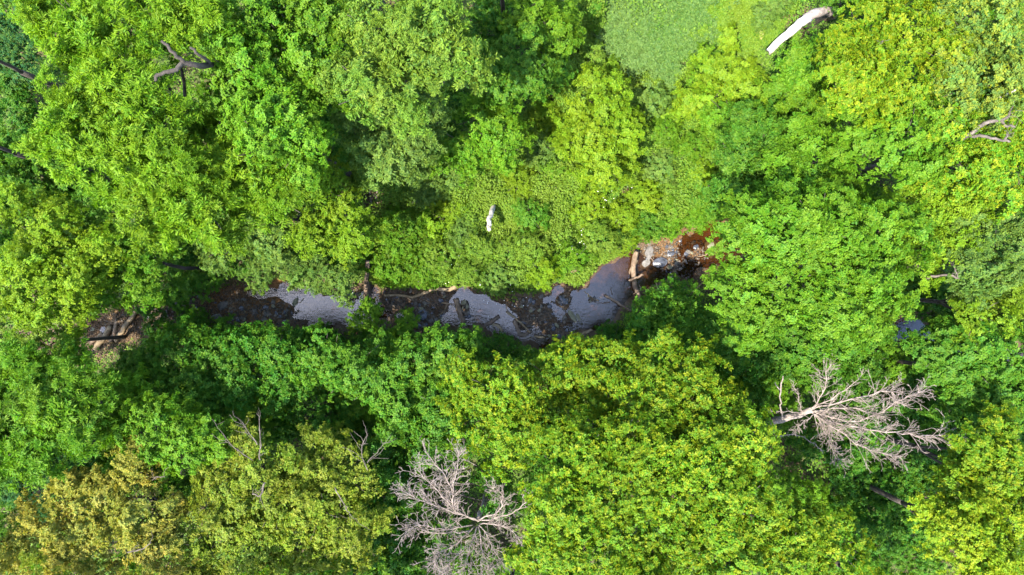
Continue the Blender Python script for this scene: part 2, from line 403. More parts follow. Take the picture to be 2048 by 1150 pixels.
def clear(q):
    """keeps crowns off the open stream and the open spots"""
    p = P(q[0], q[1], 0)
    if float(sdist(np.array([p.x]), np.array([p.y]))[0]) < q[2] * mpp(6) + .15 and 300 < q[0] < 1480 or math.hypot(q[0] - 1805, q[1] - 658) < q[2] + 8: return False
    return all(math.hypot(q[0] - a_, q[1] - b_) > r_ + q[2] * .8 for a_, b_, r_ in KEEP)
def tree(name, kind, col, ztop, lobes, label, cat='tree', group=None, low=False, dens=1.0, limb=None):
    """a tree: Empty > trunk (> limb), crown (> leafy_bough); lobes are (px, py, r px[, dz])"""
    c0 = np.array(COL[col]); info = []
    main = len(lobes)
    if not low and name != 'forest_tree':                                        # small outer lobes make the outline ragged
        lobes = list(lobes)
        for lb in lobes[:main]:
            for _ in range(2):
                an = random.random() * 6.28; k = random.uniform(.85, 1.1)
                q = (lb[0] + lb[2] * k * math.cos(an), lb[1] + lb[2] * k * math.sin(an), lb[2] * random.uniform(.28, .48), random.uniform(-2.2, -.4))
                if clear(q): lobes.append(q)
    for lb in lobes:
        px, py, r = lb[:3]; dz = lb[3] if len(lb) > 3 else random.uniform(-1, .6) * (.3 if low else 1)
        zt = ztop + dz; rm = r * mpp(zt); rz = rm * (.5 if not low else .42); rm *= 1.05; zc = zt - rz
        info.append((P(px, py, zc + rz * .4), rm, rz)); CANOPY.append((px, py, r))
    for k in range(len(info)):
        p, rm, rz = info[k]; info[k] = (Vector((p.x, p.y, p.z - rz * .4)), rm, rz)
    cen = sum((i[0] for i in info), Vector()) / len(info)
    bx, by = cen.x * (1.0 if low else .97) + random.uniform(-.4, .4), cen.y + random.uniform(-.4, .4)
    dd = float(sdist(np.array([bx]), np.array([by]))[0])
    bz = gz(bx, by) - .1; base = Vector((bx, by, bz))
    root = link(name, None, None, base); root.empty_display_size = .3
    tag(root, label, cat, group)
    # trunk with limbs
    hgt = max(cen.z - bz, .4); r0 = .03 + .014 * hgt * (.6 if low else 1.0)
    fork = Vector(((cen.x - bx) * .6, (cen.y - by) * .6, hgt * .55))
    V, F = wood_shape([], [], [Vector((0, 0, 0)), fork * .5 + Vector((random.uniform(-.2, .2), random.uniform(-.2, .2), 0)), fork], r0, r0 * .7, 7, .01, 0)
    tr = link('trunk', poly_mesh('trunk', V, F, M['bark']), root)
    for (p, rm, rz) in info[:main]:
        q = p - base; mid = (fork + q) / 2 + Vector((random.uniform(-.3, .3), random.uniform(-.3, .3), -.1 * hgt * .3))
        V, F = wood_shape([], [], [fork, mid, q + Vector((0, 0, rz * .3))], r0 * .55, r0 * .16, 5, .02, 0, 3)
        for k in range(5):
            tip = q + Vector((random.uniform(-1, 1) * rm * .8, random.uniform(-1, 1) * rm * .8, random.uniform(.1, .7) * rz))
            st = mid.lerp(q, random.uniform(.3, .9))
            wood_shape(V, F, [st, st.lerp(tip, .5) + Vector((0, 0, .15)), tip], r0 * .2, .015, 4, .03, 0, 2)
        link('limb', poly_mesh('limb', V, F, M['bark']), tr)
    for lp in (limb or []):
        pts = [P(q[0], q[1], min(q[2], ztop + .9)) - base for q in lp[0]]
        V, F = wood_shape([], [], pts, lp[1], lp[2], 8, .03, .05)
        if lp[1] <= .06:
            for _ in range(9):
                i = random.randrange(len(pts) - 1); st = pts[i].lerp(pts[i + 1], random.uniform(.2, 1)); dv = (pts[i + 1] - pts[i]).normalized()
                en = st + (dv * random.uniform(.3, .8) + Vector((random.gauss(0, .5), random.gauss(0, .5), random.gauss(0, .3)))) * random.uniform(.4, .9)
                wood_shape(V, F, [st, st.lerp(en, .5) + Vector((random.gauss(0, .06), random.gauss(0, .06), 0)), en], .013, .008, 4, .02, 0, 3)
        link('bare_limb', poly_mesh('bare_limb', V, F, lp[3] if len(lp) > 3 else M['bark']), tr)
    # crown: inner leaves as its own mesh, boughs as its pieces
    crown_V, crown_F, crown_r = [], [], []; off = 0; boughs = []
    for (p, rm, rz) in info:
        q = np.array(p - base); k = int(90 * rm * rm * .5) + 40
        u = norm(rng.normal(size=(k, 3))); pos = q + u * np.array([rm, rm, rz]) * (.25 + .5 * rng.random((k, 1))) + np.array([0, 0, rz * .1])
        d = norm(rng.normal(size=(k, 3)) + np.array([0, 0, -.2])); n_ = norm(rng.normal(size=(k, 3)) * .5 + np.array([0, 0, 1]))
        V, F = leaves_np(pos, d, n_, .2 * (.7 + .6 * rng.random(k)), .12 * np.ones(k))
        crown_V.append(V); crown_F.append(F + off); off += len(V); crown_r.append(np.repeat(rng.random(k), 2))
        bs = (.62 if low else .86)                       # bough size
        if rm < 1.2: bs *= .8
        nb = max(4, int(dens * 2.25 * rm * rm / (bs * bs)))
        ga = math.pi * (3 - math.sqrt(5)); ph = random.random() * 6.28; l3 = [random.random() * 6.28 for _ in range(3)]
        for i in range(nb):
            zz = 1 - (i + .5) / nb * 1.12; rr = math.sqrt(max(0, 1 - zz * zz)); an = i * ga + ph + random.gauss(0, .2)
            lob = 1 + .20 * math.sin(3 * an + l3[0]) + .13 * math.sin(5 * an + l3[1]) + random.gauss(0, .11)
            dv = Vector((math.cos(an) * rr, math.sin(an) * rr, zz))
            k2 = max(.2, (rm - bs * .55)) * lob
            loc = Vector(q) + Vector((dv.x * k2, dv.y * k2, dv.z * max(.2, rz - bs * .3) * min(1.3, lob ** 2) + random.gauss(0, .1 if low else .3)))
            boughs.append((loc, dv, bs * random.uniform(.6, 1.35)))
    cm = mesh_np('crown', np.concatenate(crown_V), np.concatenate(crown_F), BOUGH[kind][0].materials[0], False,
                 {'rnd': np.concatenate(crown_r) * .6, 'tip': np.concatenate(crown_r) * 0})
    crown = link('crown', cm, root); crown.color = (*c0, 1)
    tj = random.uniform(.9, 1.1)
    for loc, dv, s in boughs:
        o = link('leafy_bough', random.choice(BOUGH[kind]), crown, loc)
        nrm = (dv + Vector((0, 0, 1.1))).normalized()
        qt = Vector((0, 0, 1)).rotation_difference(nrm) @ Quaternion((0, 0, 1), random.random() * 6.28)
        o.rotation_mode = 'QUATERNION'; o.rotation_quaternion = qt
        o.scale = (s * random.uniform(.9, 1.15), s * random.uniform(.9, 1.15), s)
        j = tj * random.uniform(.86, 1.14); h = random.uniform(.9, 1.14)
        o.color = (min(1, c0[0] * j * h), c0[1] * j, c0[2] * j, 1)
    return root

#@@TREES
G_OAK = 'crowns of the yellow-tipped oak stand'
NS, DS = 'on the snag bank', 'on the dead-tree bank'
BK, DD, PL = M['bark'], M['limbwood'], M['pale']
T = tree
T('walnut_tree', 'walnut', 'walnut', 18, [(148, 40, 74), (240, 40, 92), (345, 30, 80), (158, 160, 78), (250, 155, 80), (120, 262, 50), (195, 270, 90), (300, 285, 80)],
  'tall yellow-green tree of long feathery leaves around a dark forked bare limb',
  limb=[([(440, 128, 15), (400, 132, 17.6), (368, 128, 18.3), (345, 142, 18.6), (315, 150, 18.8), (311, 162, 18.7)], .14, .06),
        ([(368, 128, 18.3), (350, 106, 18.7), (323, 82, 19)], .10, .06), ([(420, 127, 16.8), (400, 108, 17.8), (380, 95, 18)], .09, .05),
        ([(350, 140, 16), (345, 155, 16.2), (338, 166, 16)], .05, .03, DD), ([(362, 60, 14), (368, 36, 14.5)], .14, .08), ([(324, 2, 15), (335, 10, 15)], .16, .12, DD)])
T('walnut_tree', 'walnut', 'walnut', 16, [(420, 330, 82), (505, 335, 80), (400, 415, 72), (300, 385, 75), (560, 390, 55), (340, 400, 55)],
  'yellow-green feathery-leaved tree reaching over the grey-green tree by the orange pool',
  limb=[([(440, 240, 12), (452, 262, 12.5), (462, 290, 12.5)], .14, .09), ([(254, 396, 11), (262, 420, 12), (285, 432, 12.5), (300, 438, 13)], .05, .025, DD),
        ([(265, 425, 12), (268, 440, 12.2)], .04, .02, DD), ([(285, 432, 12.5), (280, 450, 12.6)], .035, .02, DD)])
T('maple_tree', 'maple', 'fresh', 16.5, [(480, 170, 75), (550, 235, 82), (470, 110, 50), (600, 290, 58), (520, 280, 55)], 'bright green round-crowned maple beside the dark forked limb')
T('maple_tree', 'maple', 'fresh', 15.5, [(560, 25, 70), (620, 80, 78), (660, 150, 62), (640, 10, 60), (510, 40, 50)], 'fresh green maple between the feathery-leaved tree and the drooping chestnut')
T('chestnut_tree', 'droopy', 'pale', 17, [(750, 45, 75), (845, 55, 82), (900, 115, 58), (800, 145, 78), (725, 165, 58)], 'pale green chestnut with long drooping leaves beside a dark gap')
T('chestnut_tree', 'droopy', 'sage', 12, [(735, 240, 75), (825, 235, 72), (785, 300, 72), (850, 190, 45)], 'grey-green drooping chestnut above the twiggy brown clearing')
T('maple_tree', 'maple', 'mid', 10, [(1035, 115, 62), (1000, 160, 48), (1060, 160, 42)], 'small mid green maple standing alone beside the dark gap by the meadow')
T('maple_tree', 'fine', 'fresh', 8, [(950, 235, 52), (1000, 275, 52), (930, 300, 48), (1010, 215, 30)], 'vivid green rounded young maple rising from the vine cover by the chestnuts')
T('young_tree', 'maple', 'lime', 6, [(1195, 205, 62), (1240, 255, 58), (1180, 285, 58), (1215, 335, 45)], 'yellow-lime young tree casting a dark shadow on the meadow edge')
T('maple_tree', 'maple', 'fresh', 9, [(1055, 15, 52), (1105, 55, 42)], 'bright green tree at the corner of the grey-green meadow')
T('young_tree', 'maple', 'lime', 6, [(1450, 135, 55), (1500, 180, 48), (1425, 200, 42)], 'lime green young tree below the white end of the broken trunk')
T('ash_tree', 'droopy', 'fresh', 9, [(1622, 120, 55), (1640, 200, 58), (1600, 170, 45)], 'green ash tree under the white broken trunk')
T('locust_tree', 'oak', 'walnut', 15, [(1740, 70, 80), (1840, 55, 78), (1715, 160, 70), (1805, 165, 78)], 'lime green tree with scattered yellow leaf tips beside the white broken trunk',
  limb=[([(1740, 90, 13), (1755, 98, 14.2), (1765, 82, 14.8)], .06, .03, DD), ([(1730, 225, 12), (1722, 245, 12.5)], .07, .03, DD)])
T('locust_tree', 'oak', 'sage', 15, [(1950, 55, 88), (2030, 120, 78), (1940, 175, 80)], 'grey-green tree with yellow flecks above a short white broken stub',
  limb=[([(1990, 193, 14.2), (2012, 191, 14.7), (2030, 180, 15)], .07, .04, PL)])
T('locust_tree', 'maple', 'fresh', 14, [(1745, 262, 72), (1830, 272, 78), (1790, 210, 55)], 'fresh green tree overhanging the dark hole with a hidden log')
T('locust_tree', 'oak', 'fresh', 14, [(1925, 330, 80), (2020, 345, 78), (2010, 215, 55), (1900, 250, 50)], 'green tree carrying the twisted pale dead limb above its leaves',
  limb=[([(1922, 280, 14), (1945, 265, 14.8), (1970, 245, 15.4), (2000, 240, 15.6), (2015, 235, 15.6)], .11, .07, DD),
        ([(1940, 272, 14.6), (1965, 272, 15), (1990, 277, 15.2), (2020, 284, 15.4)], .09, .05, DD), ([(2000, 240, 15.6), (2010, 250, 15.7), (2030, 254, 15.8)], .08, .05, DD),
        ([(2005, 238, 15.6), (2018, 230, 15.9)], .06, .04, DD), ([(2010, 280, 15.3), (2016, 268, 15.5)], .06, .03, DD)])
T('ash_tree', 'droopy', 'mid', 9, [(1475, 305, 58), (1530, 268, 55), (1520, 345, 62), (1470, 380, 45)], 'mid green ash with star-shaped sprays at the edge of the vine cover')
T('ash_tree', 'droopy', 'fresh', 12, [(1640, 320, 78), (1585, 390, 65), (1680, 390, 60)], 'fresh green ash beside the dark hole with a hidden log')
T('ash_tree', 'maple', 'fresh', 15, [(1490, 480, 68), (1575, 465, 82), (1665, 440, 78), (1480, 575, 68), (1570, 560, 88), (1680, 535, 88), (1755, 480, 78), (1762, 582, 55), (1520, 635, 55), (1680, 615, 75)],
  'largest spreading fresh green tree overhanging the brown upstream riffle')
T('elm_tree', 'fine', 'lime', 13, [(1830, 400, 72), (1900, 430, 72), (1855, 500, 72)], 'fine-leaved lime green elm beside the big tree over the riffle',
  limb=[([(1845, 562, 11.5), (1870, 552, 12), (1900, 552, 12.3), (1920, 556, 12.4)], .08, .04, DD), ([(1915, 555, 12.4), (1908, 530, 12.6)], .03, .02, DD), ([(1920, 540, 12.4), (1950, 528, 12.8)], .04, .02, DD)])
T('elm_tree', 'fine', 'sage', 13, [(1970, 445, 72), (2030, 515, 68), (1960, 540, 58)], 'grey-green fine-leaved elm behind the pale dead branches')
T('elm_tree', 'fine', 'lime', 12, [(2010, 620, 58), (2040, 570, 45), (1965, 640, 45)], 'yellow-green fine-leaved elm beyond the small pool')
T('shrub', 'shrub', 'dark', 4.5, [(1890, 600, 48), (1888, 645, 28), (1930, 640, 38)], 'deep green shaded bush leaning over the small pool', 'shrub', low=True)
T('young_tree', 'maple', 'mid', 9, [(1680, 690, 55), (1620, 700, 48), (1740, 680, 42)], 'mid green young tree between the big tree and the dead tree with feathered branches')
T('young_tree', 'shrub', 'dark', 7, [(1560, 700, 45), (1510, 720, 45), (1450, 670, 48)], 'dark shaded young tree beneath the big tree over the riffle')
T('young_tree', 'shrub', 'mid', 5, [(1318, 618, 54), (1370, 602, 46), (1340, 665, 58), (1395, 640, 46)], 'shaded green thicket tree across from the tangled log jam')
OAK = [(11, [(1180, 735, 66), (1110, 765, 72), (1240, 765, 78), (1170, 835, 78)]), (12.5, [(1325, 740, 70), (1400, 790, 78), (1320, 820, 78), (1430, 850, 68)]),
       (12.5, [(1000, 785, 70), (1040, 855, 78), (960, 830, 58), (930, 745, 42)]), (15, [(1240, 900, 82), (1150, 920, 72), (1330, 930, 82), (1220, 990, 78)]),
       (15, [(1440, 950, 82), (1505, 890, 66), (1400, 1020, 82), (1490, 1030, 78)]), (15, [(1130, 1030, 72), (1180, 1105, 82), (1095, 1110, 55), (1270, 1080, 78)]),
       (15, [(1370, 1105, 78), (1470, 1115, 78), (1560, 1055, 70), (1600, 1120, 78), (1680, 1090, 66)])]
OL = ['oak with yellow leaf tips overhanging the cobbles and paired slab stones of the stream', 'yellow-tipped oak beside the shaded thicket across from the log jam',
      'yellow-tipped oak leaning toward the spreading bare dead tree with many curled twigs'] + ['yellow-tipped oak in the closed stand between the two bare dead trees'] * 4
for k_, ((z_, lb_), lab_) in enumerate(zip(OAK, OL)):
    T('oak_tree', 'oak', 'oak', z_, lb_, lab_, 'oak tree', G_OAK)
T('maple_tree', 'maple', 'mid', 12, [(1930, 720, 68), (2010, 720, 72), (1950, 800, 72), (2030, 810, 58), (1875, 705, 42)], 'deep green maple on the near side of the small pool')
T('oak_tree', 'oak', 'oak', 14, [(1990, 900, 66), (2030, 960, 68), (1940, 965, 60)], 'yellow-green oak beyond the feathered tips of the dead tree')
T('oak_tree', 'oak', 'lime', 15, [(1930, 1080, 76), (2020, 1050, 76), (1990, 1125, 68)], 'brightest lime oak with dense yellow tips past the shaded hollow')
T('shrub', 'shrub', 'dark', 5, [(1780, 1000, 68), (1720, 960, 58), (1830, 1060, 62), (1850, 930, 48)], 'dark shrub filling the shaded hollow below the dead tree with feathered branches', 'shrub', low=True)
T('young_tree', 'maple', 'mid', 8, [(1700, 770, 55), (1650, 760, 45), (1740, 740, 40)], 'green young tree seen through the upper twigs of the feathered dead tree')
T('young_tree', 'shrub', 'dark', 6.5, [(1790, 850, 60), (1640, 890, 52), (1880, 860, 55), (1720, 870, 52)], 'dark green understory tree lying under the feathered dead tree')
T('young_tree', 'maple', 'mid', 10, [(700, 740, 70), (640, 705, 52), (760, 760, 66)], 'blue-green young tree beside the sawn log stub with hollow end')
T('maple_tree', 'maple', 'mid', 10, [(850, 755, 76), (900, 715, 52), (820, 825, 58), (885, 830, 58)], 'mid green maple between the stream pools and the curled-twig dead tree')
T('maple_tree', 'maple', 'mid', 8.5, [(350, 728, 68), (290, 760, 66), (420, 760, 66), (370, 800, 66)], 'mid green maple beside the bleached logs')
T('young_tree', 'shrub', 'dark', 8, [(490, 722, 60), (560, 770, 58), (470, 785, 55), (555, 705, 38), (435, 695, 38)], 'dark green young tree between the orange pool and the sawn log stub')
T('walnut_tree', 'walnut', 'fresh', 14, [(90, 770, 76), (30, 830, 68), (150, 830, 76), (60, 900, 58), (30, 725, 52)], 'bright feathery-leaved tree with brown limbs showing near the bleached logs',
  limb=[([(165, 785, 10.5), (190, 800, 11.5), (207, 806, 11.5)], .12, .07), ([(152, 824, 11), (190, 814, 11.5)], .06, .04), ([(248, 826, 9), (215, 855, 10), (190, 880, 11), (165, 912, 12)], .10, .03),
        ([(188, 885, 11), (165, 894, 11.5), (143, 898, 11.8)], .03, .015, DD), ([(180, 895, 11.3), (160, 885, 11.8)], .03, .015, DD), ([(0, 853, 12), (14, 850, 12)], .16, .15)])
T('maple_tree', 'maple', 'fresh', 12, [(300, 865, 76), (370, 895, 66), (250, 820, 55), (415, 860, 48)], 'bright green maple next to the tan yellowing tree')
T('spruce_tree', 'fine', 'teal', 8, [(130, 920, 56), (170, 965, 48), (60, 965, 56)], 'dark blue-green tree tucked between the feathery tree and the tan yellowing tree')
T('oak_tree', 'tan', 'tan', 12, [(130, 1035, 76), (220, 1000, 70), (60, 1085, 70), (230, 1085, 78), (300, 1035, 66), (262, 930, 42), (330, 1110, 60)], 'tan yellowing oak with browned leaves and thin crown', dens=.85,
  limb=[([(255, 1105, 12.5), (280, 1100, 13), (302, 1085, 13.5)], .04, .02, DD), ([(300, 965, 10), (312, 955, 11), (330, 953, 11.5)], .04, .02, DD)])
T('oak_tree', 'tan', 'olive', 11.2, [(440, 960, 70), (520, 930, 72), (470, 1030, 78), (400, 1075, 72), (555, 1010, 66)], 'olive yellow oak with bare grey twigs rising from its edge', dens=.9,
  limb=[([(520, 920, 12), (520, 880, 13.5), (519, 835, 14.5)], .035, .015, DD), ([(515, 890, 13), (495, 860, 13.8), (482, 840, 14)], .028, .012, DD), ([(505, 920, 12), (470, 895, 13), (450, 880, 13.5)], .028, .012, DD),
        ([(530, 965, 14), (520, 990, 14.4), (505, 988, 14.5)], .05, .03, DD)])
T('oak_tree', 'tan', 'olive', 11.2, [(620, 930, 76), (695, 955, 66), (640, 1030, 78), (590, 1095, 80), (690, 1080, 74), (480, 1110, 66)], 'olive yellow oak next to the curled-twig dead tree', dens=.9,
  limb=[([(735, 940, 12), (722, 900, 13), (735, 870, 13.5)], .028, .012, DD), ([(735, 925, 12), (755, 905, 13), (768, 885, 13.2)], .026, .012, DD), ([(670, 975, 13.5), (690, 1010, 14.4), (700, 1030, 14.4)], .035, .015, DD)])
T('elm_tree', 'fine', 'lime', 13, [(60, 470, 80), (130, 515, 80), (40, 560, 70), (110, 600, 76)], 'lime green fine-leaved elm upslope of the bleached logs')
T('elm_tree', 'fine', 'fresh', 10, [(210, 470, 70), (240, 545, 72), (290, 500, 58), (180, 595, 52), (290, 570, 40)], 'fresh green fine-leaved elm hanging over the bleached logs')
T('young_tree', 'fine', 'pale', 10, [(30, 650, 56), (90, 670, 50)], 'pale green young elm at the end of the bleached logs')
T('young_tree', 'maple', 'mid', 7, [(55, 335, 52), (110, 345, 38), (20, 300, 40), (50, 385, 45)], 'shaded green young tree under the tall feathery-leaved tree')
T('hornbeam_tree', 'fine', 'sage', 9, [(500, 440, 55), (455, 490, 52), (545, 480, 52)], 'grey-green fine-leaved tree above the orange pool')
T('shrub', 'fine', 'sage', 4.5, [(560, 512, 50), (625, 548, 44), (515, 545, 34), (680, 566, 36)], 'grey-green shrub draped over the edge of the grey-blue pool', 'shrub', low=True)
T('maple_tree', 'fine', 'lime', 11.5, [(620, 420, 58), (690, 430, 55), (660, 380, 52), (705, 475, 30)], 'lime rounded maple beside the twiggy brown clearing')
T('shrub', 'fine', 'fresh', 2.6, [(800, 470, 55), (780, 535, 42), (845, 535, 40)], 'light green rounded shrub behind the curved driftwood branch', 'shrub', low=True)
T('spruce_tree', 'fine', 'teal', 7, [(40, 40, 62), (55, 125, 48), (10, 100, 46)], 'blue-green shaded conifer under the tall feathery-leaved tree')
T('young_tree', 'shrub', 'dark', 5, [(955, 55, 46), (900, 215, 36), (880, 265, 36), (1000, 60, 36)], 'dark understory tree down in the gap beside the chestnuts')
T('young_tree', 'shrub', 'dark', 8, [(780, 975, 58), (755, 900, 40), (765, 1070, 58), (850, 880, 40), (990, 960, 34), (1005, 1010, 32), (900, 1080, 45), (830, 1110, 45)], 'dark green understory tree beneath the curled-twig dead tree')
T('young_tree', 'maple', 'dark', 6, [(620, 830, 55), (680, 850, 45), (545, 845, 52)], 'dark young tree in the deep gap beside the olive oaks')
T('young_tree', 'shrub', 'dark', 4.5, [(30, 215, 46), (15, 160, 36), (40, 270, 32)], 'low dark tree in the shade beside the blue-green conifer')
SB = 'shrubs along the snag bank'
for q in [[(875, 515, 34)], [(930, 548, 30)], [(1000, 556, 34)], [(1085, 545, 32)], [(1150, 520, 36)], [(1200, 480, 36)], [(1350, 436, 34), (1400, 425, 34)], [(1060, 500, 34)], [(925, 470, 34)],
          [(1300, 445, 34)], [(850, 380, 38)], [(1320, 330, 38)], [(1390, 290, 36)], [(1110, 330, 34)], [(1250, 430, 30)], [(880, 440, 36), (910, 420, 24)], [(1120, 465, 36)], [(1180, 420, 40), (1215, 445, 26)], [(1060, 430, 34)], [(1080, 300, 36)], [(1090, 230, 34)], [(1290, 390, 36)],
          [(1340, 390, 38)], [(1400, 350, 34)], [(1330, 260, 34)], [(1120, 120, 36), (1150, 90, 30)], [(1170, 40, 30)], [(900, 355, 36)], [(1040, 360, 32)], [(1020, 505, 30)], [(960, 500, 32)], [(1250, 480, 30)], [(1310, 200, 32)], [(1360, 210, 34)], [(1210, 140, 30)], [(1190, 110, 26)], [(1400, 165, 30)], [(1415, 110, 24)], [(1180, 10, 26)], [(1530, 30, 28)], [(1560, 10, 26)]]:
    cl_ = random.choice(['fresh', 'lime', 'pale', 'mid', 'sage'])
    T('shrub', random.choice(['fine', 'fine', 'maple']), cl_, random.uniform(2.0, 3.3), q, CW[cl_] + ' low leafy shrub in the vine cover of the snag bank', 'shrub', SB, low=True)
SB = 'shaded shrubs along the foot of the tall trees by the stream'
for q in [[(640, 680, 30), (605, 672, 22)], [(725, 680, 34)], [(800, 685, 36)], [(870, 698, 36)], [(935, 694, 36)], [(1000, 705, 38)], [(1060, 722, 36)], [(725, 715, 40)], [(660, 705, 40)], [(1120, 712, 34)], [(1225, 678, 36)], [(1290, 655, 30)],
          [(1880, 715, 40)], [(1765, 720, 34)], [(450, 662, 32)], [(380, 650, 34)], [(320, 670, 34)], [(350, 590, 32)], [(400, 570, 30)], [(300, 612, 26)], [(1830, 760, 45)]]:
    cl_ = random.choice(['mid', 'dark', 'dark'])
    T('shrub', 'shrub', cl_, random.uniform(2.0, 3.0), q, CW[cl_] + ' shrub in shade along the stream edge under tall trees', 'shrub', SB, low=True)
T('shrub', 'maple', 'fresh', 3.6, [(720, 640, 26), (745, 620, 14), (735, 605, 12)], 'sunlit green sapling reaching out over the grey-blue pool', 'shrub', low=True)
T('shrub', 'maple', 'fresh', 3.4, [(815, 640, 22), (800, 660, 18)], 'small sunlit sapling over the stones beside the curved driftwood', 'shrub', low=True)
# trees beyond the picture's edges, which shade it
GO = 'forest trees around the clearing'
for (px_, py_, r_, z_, kd_, cl_) in [(-170, 60, 90, 16, 'maple', 'mid'), (-170, 260, 90, 15, 'maple', 'mid'), (-150, 430, 85, 9, 'fine', 'fresh'), (-150, 780, 85, 11, 'walnut', 'fresh'),
        (-120, 960, 95, 14, 'maple', 'mid'), (-100, 1140, 90, 14, 'tan', 'tan'), (60, 1240, 95, 14, 'tan', 'olive'), (250, 1250, 95, 15, 'tan', 'olive'), (450, 1260, 95, 15, 'oak', 'oak'), (640, 1260, 95, 14, 'maple', 'mid'),
        (820, 1270, 90, 12, 'maple', 'mid'), (1010, 1270, 90, 13, 'oak', 'oak'), (1200, 1260, 90, 15, 'oak', 'oak'), (1400, 1260, 90, 15, 'oak', 'oak'), (1600, 1270, 90, 14, 'oak', 'oak'), (1800, 1230, 95, 14, 'oak', 'fresh'),
        (2160, 200, 95, 14, 'maple', 'fresh'), (2160, 480, 95, 13, 'fine', 'sage'), (2160, 760, 95, 13, 'maple', 'mid'), (2160, 1000, 95, 14, 'oak', 'oak'), (160, -110, 95, 16, 'walnut', 'walnut'), (420, -110, 95, 15, 'maple', 'fresh'), (700, -110, 95, 15, 'droopy', 'pale'), (1000, -100, 80, 13, 'maple', 'mid'), (1850, -110, 90, 14, 'oak', 'fresh')]:
    T('forest_tree', kd_, cl_, z_, [(px_, py_, r_)], CW[cl_] + ' tree of the surrounding forest beyond the clearing', 'tree', GO, dens=.8)
#@@ENDTREES

def inpoly(px, py, poly):
    c = np.zeros(len(px), bool); n = len(poly)
    for i in range(n):
        x1, y1 = poly[i]; x2, y2 = poly[(i + 1) % n]
        hit = ((y1 > py) != (y2 > py)) & (px < (x2 - x1) * (py - y1) / ((y2 - y1) + 1e-9) + x1); c ^= hit
    return c
OPEN = [(690, 320), (760, 230), (1000, 300), (1100, 160), (1120, -20), (1580, -20), (1600, 100), (1440, 230), (1450, 380), (1460, 450), (1300, 495), (1230, 530), (1170, 590), (1080, 600), (1000, 610), (930, 580), (850, 580), (740, 570), (690, 450)]
MEAD = [(1195, -30), (1440, -30), (1410, 60), (1395, 130), (1340, 160), (1290, 150), (1230, 125), (1205, 70)]
YEL = [(1440, -30), (1580, -30), (1570, 60), (1500, 110), (1400, 140), (1410, 60)]
OPENX = [(700, 300), (760, 250), (900, 320), (1060, 200), (1100, 120), (1120, -20), (1580, -20), (1560, 120), (1440, 250), (1450, 380), (1460, 470), (1300, 540), (1230, 560), (1170, 600), (900, 620), (740, 600), (700, 450)]
# undergrowth that fills the gaps between the crowns
can = np.array(CANOPY)
UG = 'undergrowth bushes between the trees'; made = 0
for k in range(3000):
    px_, py_ = random.uniform(-10, 2058), random.uniform(-10, 1160)
    if inpoly(np.array([px_]), np.array([py_]), OPENX)[0]: continue
    p = P(px_, py_, 1.0); dd = float(sdist(np.array([p.x]), np.array([p.y]))[0])
    if dd < 1.5: continue
    rr = np.hypot(can[:, 0] - px_, can[:, 1] - py_) / can[:, 2]
    if rr.min() < .86: continue
    if not clear((px_, py_, 45)): continue
    cl_ = random.choice(['dark', 'mid', 'mid', 'fresh', 'fresh'])
    T('undergrowth_bush', random.choice(['shrub', 'maple', 'fine']), cl_, random.uniform(3.0, 7.5) if dd > 4 else random.uniform(1.8, 3.2), [(px_, py_, random.uniform(38, 56))],
      CW[cl_] + ' bush on the forest floor in a gap between crowns', 'bush', UG, low=True)
    can = np.array(CANOPY); made += 1
    if made > 190: break

# ------------------------------------------------------------------ ground cover (vines, meadow, litter, flowers)
def scatter(n, x0, x1, y0, y1): return rng.uniform(x0, x1, n), rng.uniform(y0, y1, n)
def mound(x, y): return np.clip(vnoise(x, y, 2.4, 21) * 1.7 + vnoise(x, y, .9, 22) * 1.0 + vnoise(x, y, .33, 23) * .5 - .95, 0, 2.4)
def cover(name, x, y, z, L, W, mat, col, label, cat=None, tilt=.45, up=1.0):
    k = len(x); az = rng.uniform(0, 2 * np.pi, k)
    d = norm(np.stack([np.cos(az), np.sin(az), rng.normal(.15, .3, k)], -1)); n_ = norm(rng.normal(size=(k, 3)) * tilt + np.array([0, 0, up]))
    n_ = norm(n_ - d * (n_ * d).sum(1, keepdims=True))
    V, F = leaves_np(np.stack([x, y, z], -1), d, n_, L * (.6 + .8 * rng.random(k)), W * (.6 + .8 * rng.random(k)))
    me = mesh_np(name, V, F, mat, False, {'rnd': np.repeat(rng.random(k), 2), 'tip': np.repeat(rng.random(k) ** 3, 2)})
    o = link(name, me); o.color = (*col, 1); tag(o, label, cat, None, 'stuff'); return o
x, y = scatter(420000, -36.5, 36.5, -21, 21); d = sdist(x, y); px, py = topx(x, y, .8)
op = inpoly(px, py, OPEN); md = inpoly(px, py, MEAD); ye = inpoly(px, py, YEL)
hole = np.exp(-((px - 745) ** 2 + (py - 400) ** 2 * .35) / 28 ** 2) + np.exp(-((px - 1248) ** 2 + (py - 388) ** 2) / 14 ** 2) + np.exp(-((px - 230) ** 2 + (py - 660) ** 2) / 60 ** 2)
dens = np.where(op, 1.0, .42) * sstep(.05, .5, d) * (1 - np.clip(hole * 1.2, 0, 1))
bald = vnoise(x, y, 1.3, 31); dens *= np.where(op, sstep(.03, .2, bald), 1)
keep = (rng.random(len(x)) < dens) & (~(md | ye) | (rng.random(len(x)) < .3))
x1_, y1_ = x[keep], y[keep]; mh = mound(x1_, y1_) * sstep(.1, 1.5, d[keep])
z1_ = height(x1_, y1_, d[keep]) + .05 + (mh + .3) * rng.random(len(x1_)) ** .5
cover('vine_cover', x1_, y1_, z1_, .17, .11, M['cover'], (.088, .19, .02), 'low vines and herbs covering the open bank and forest floor', 'vines', tilt=.75)
